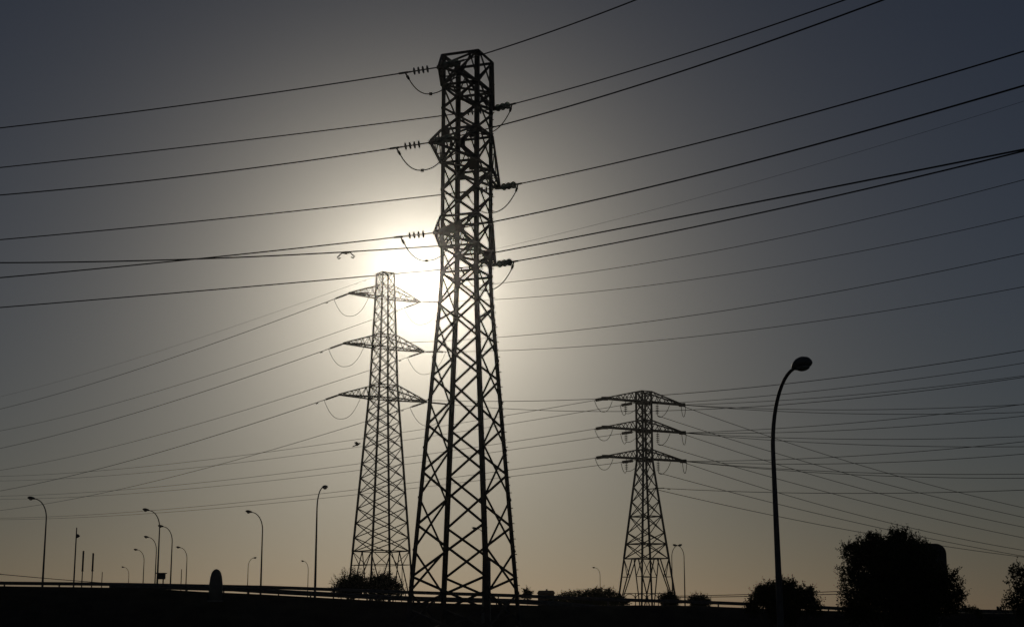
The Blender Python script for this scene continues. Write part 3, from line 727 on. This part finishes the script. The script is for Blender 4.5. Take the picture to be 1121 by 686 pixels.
plant('round_bush', 'rounded bush around the foot of the large near street lamp', 'bush',
      [(838, 652, 13), (858, 647, 13), (880, 653, 12), (828, 660, 9), (858, 664, 22), (888, 662, 9), (868, 641, 6), (846, 642, 5), (833, 646, 5), (886, 647, 4), (824, 667, 8), (893, 668, 7)], 66, 26000, .1, 330, .42, 'bushes along the road')
plant('feathery_bush', "left of two feathery bushes at the second pylon's foot", 'bush',
      [(378, 640, 8), (390, 637, 8), (384, 646, 10), (395, 645, 8), (372, 646, 7)], 120, 9000, .15, 190, .95, 'bushes along the road')
plant('feathery_bush', "right of two feathery bushes at the second pylon's foot", 'bush',
      [(410, 640, 9), (420, 637, 9), (415, 647, 12), (430, 643, 8), (404, 646, 7), (436, 648, 6)], 120, 10000, .15, 200, .95, 'bushes along the road')
plant('small_bush', 'small bush at the right foot of the far pylon', 'bush', [(727, 656, 5), (734, 654, 6), (739, 659, 5), (731, 662, 8)], 118, 5000, .13, 60, .6, 'bushes along the road')
plant('small_bush', 'low bush behind the rail right of the arched lamp pair', 'bush', [(760, 657, 6), (768, 656, 6), (773, 660, 5), (764, 663, 9)], 118, 5000, .13, 60, .5, 'bushes along the road')
plant('small_bush', 'little bush at the right foot of the big dark tree', 'bush', [(1058, 667, 5), (1066, 669, 5), (1072, 672, 4)], 92, 1200, .1, 30, .2, 'bushes along the road')
plant('hedge', 'dark clipped hedge under the lone short lamp left of the far pylon', 'hedge', [(644, 651, 5), (651, 650, 6), (659, 650, 6), (667, 651, 6), (674, 653, 5), (645, 659, 8), (655, 660, 9), (668, 661, 9), (678, 659, 7), (684, 660, 5)], 150, 14000, .17, 60, .4, 'bushes along the road')
plant('hedge', 'low hedge between the flat house and the clipped hedge', 'hedge', [(616, 652, 4), (624, 652, 4.5), (631, 652, 5), (638, 653, 5), (612, 659, 6), (622, 660, 7), (633, 661, 8), (640, 660, 7), (604, 660, 5)], 150, 10000, .17, 30, .35, 'bushes along the road')
plant('spiky_shrub', 'small spiky shrub just right of the nearest pylon, above the rail', 'shrub', [(578, 649, 2.2), (577, 653, 2.5)], 150, 260, .3, 26, .45, 'bushes along the road')
# ------------------------------------------------------------ added haze volume, washing out steel near the sun like lens glare
bpy.context.view_layer.update()
ztop = max((o.matrix_world @ Vector(c)).z for o in bpy.data.objects if o.type == 'MESH' for c in o.bound_box) + 1.5
hz = MB(); hz.add([(x, y, z) for z in (-1.2, ztop) for x, y in ((-1600, -300), (1600, -300), (1600, 1600), (-1600, 1600))],
                  [(3, 2, 1, 0), (4, 5, 6, 7), (0, 1, 5, 4), (1, 2, 6, 5), (2, 3, 7, 6), (3, 0, 4, 7)])
hm = bpy.data.materials.new('veil_haze'); hm.use_nodes = True; ht = hm.node_tree; ht.nodes.clear()
pv = ht.nodes.new('ShaderNodeVolumePrincipled'); pv.inputs['Color'].default_value = (.92, .9, .86, 1)
pv.inputs['Density'].default_value = HAZE; pv.inputs['Anisotropy'].default_value = HAZE_G
ho = ht.nodes.new('ShaderNodeOutputMaterial'); ht.links.new(pv.outputs[0], ho.inputs['Volume'])
tag(hz.build('haze', hm), 'thin added haze imitating lens glare around the low sun', 'haze', None, 'stuff')
print('haze top', ztop)
for o in bpy.data.objects:
    if '_o' in o: del o['_o']
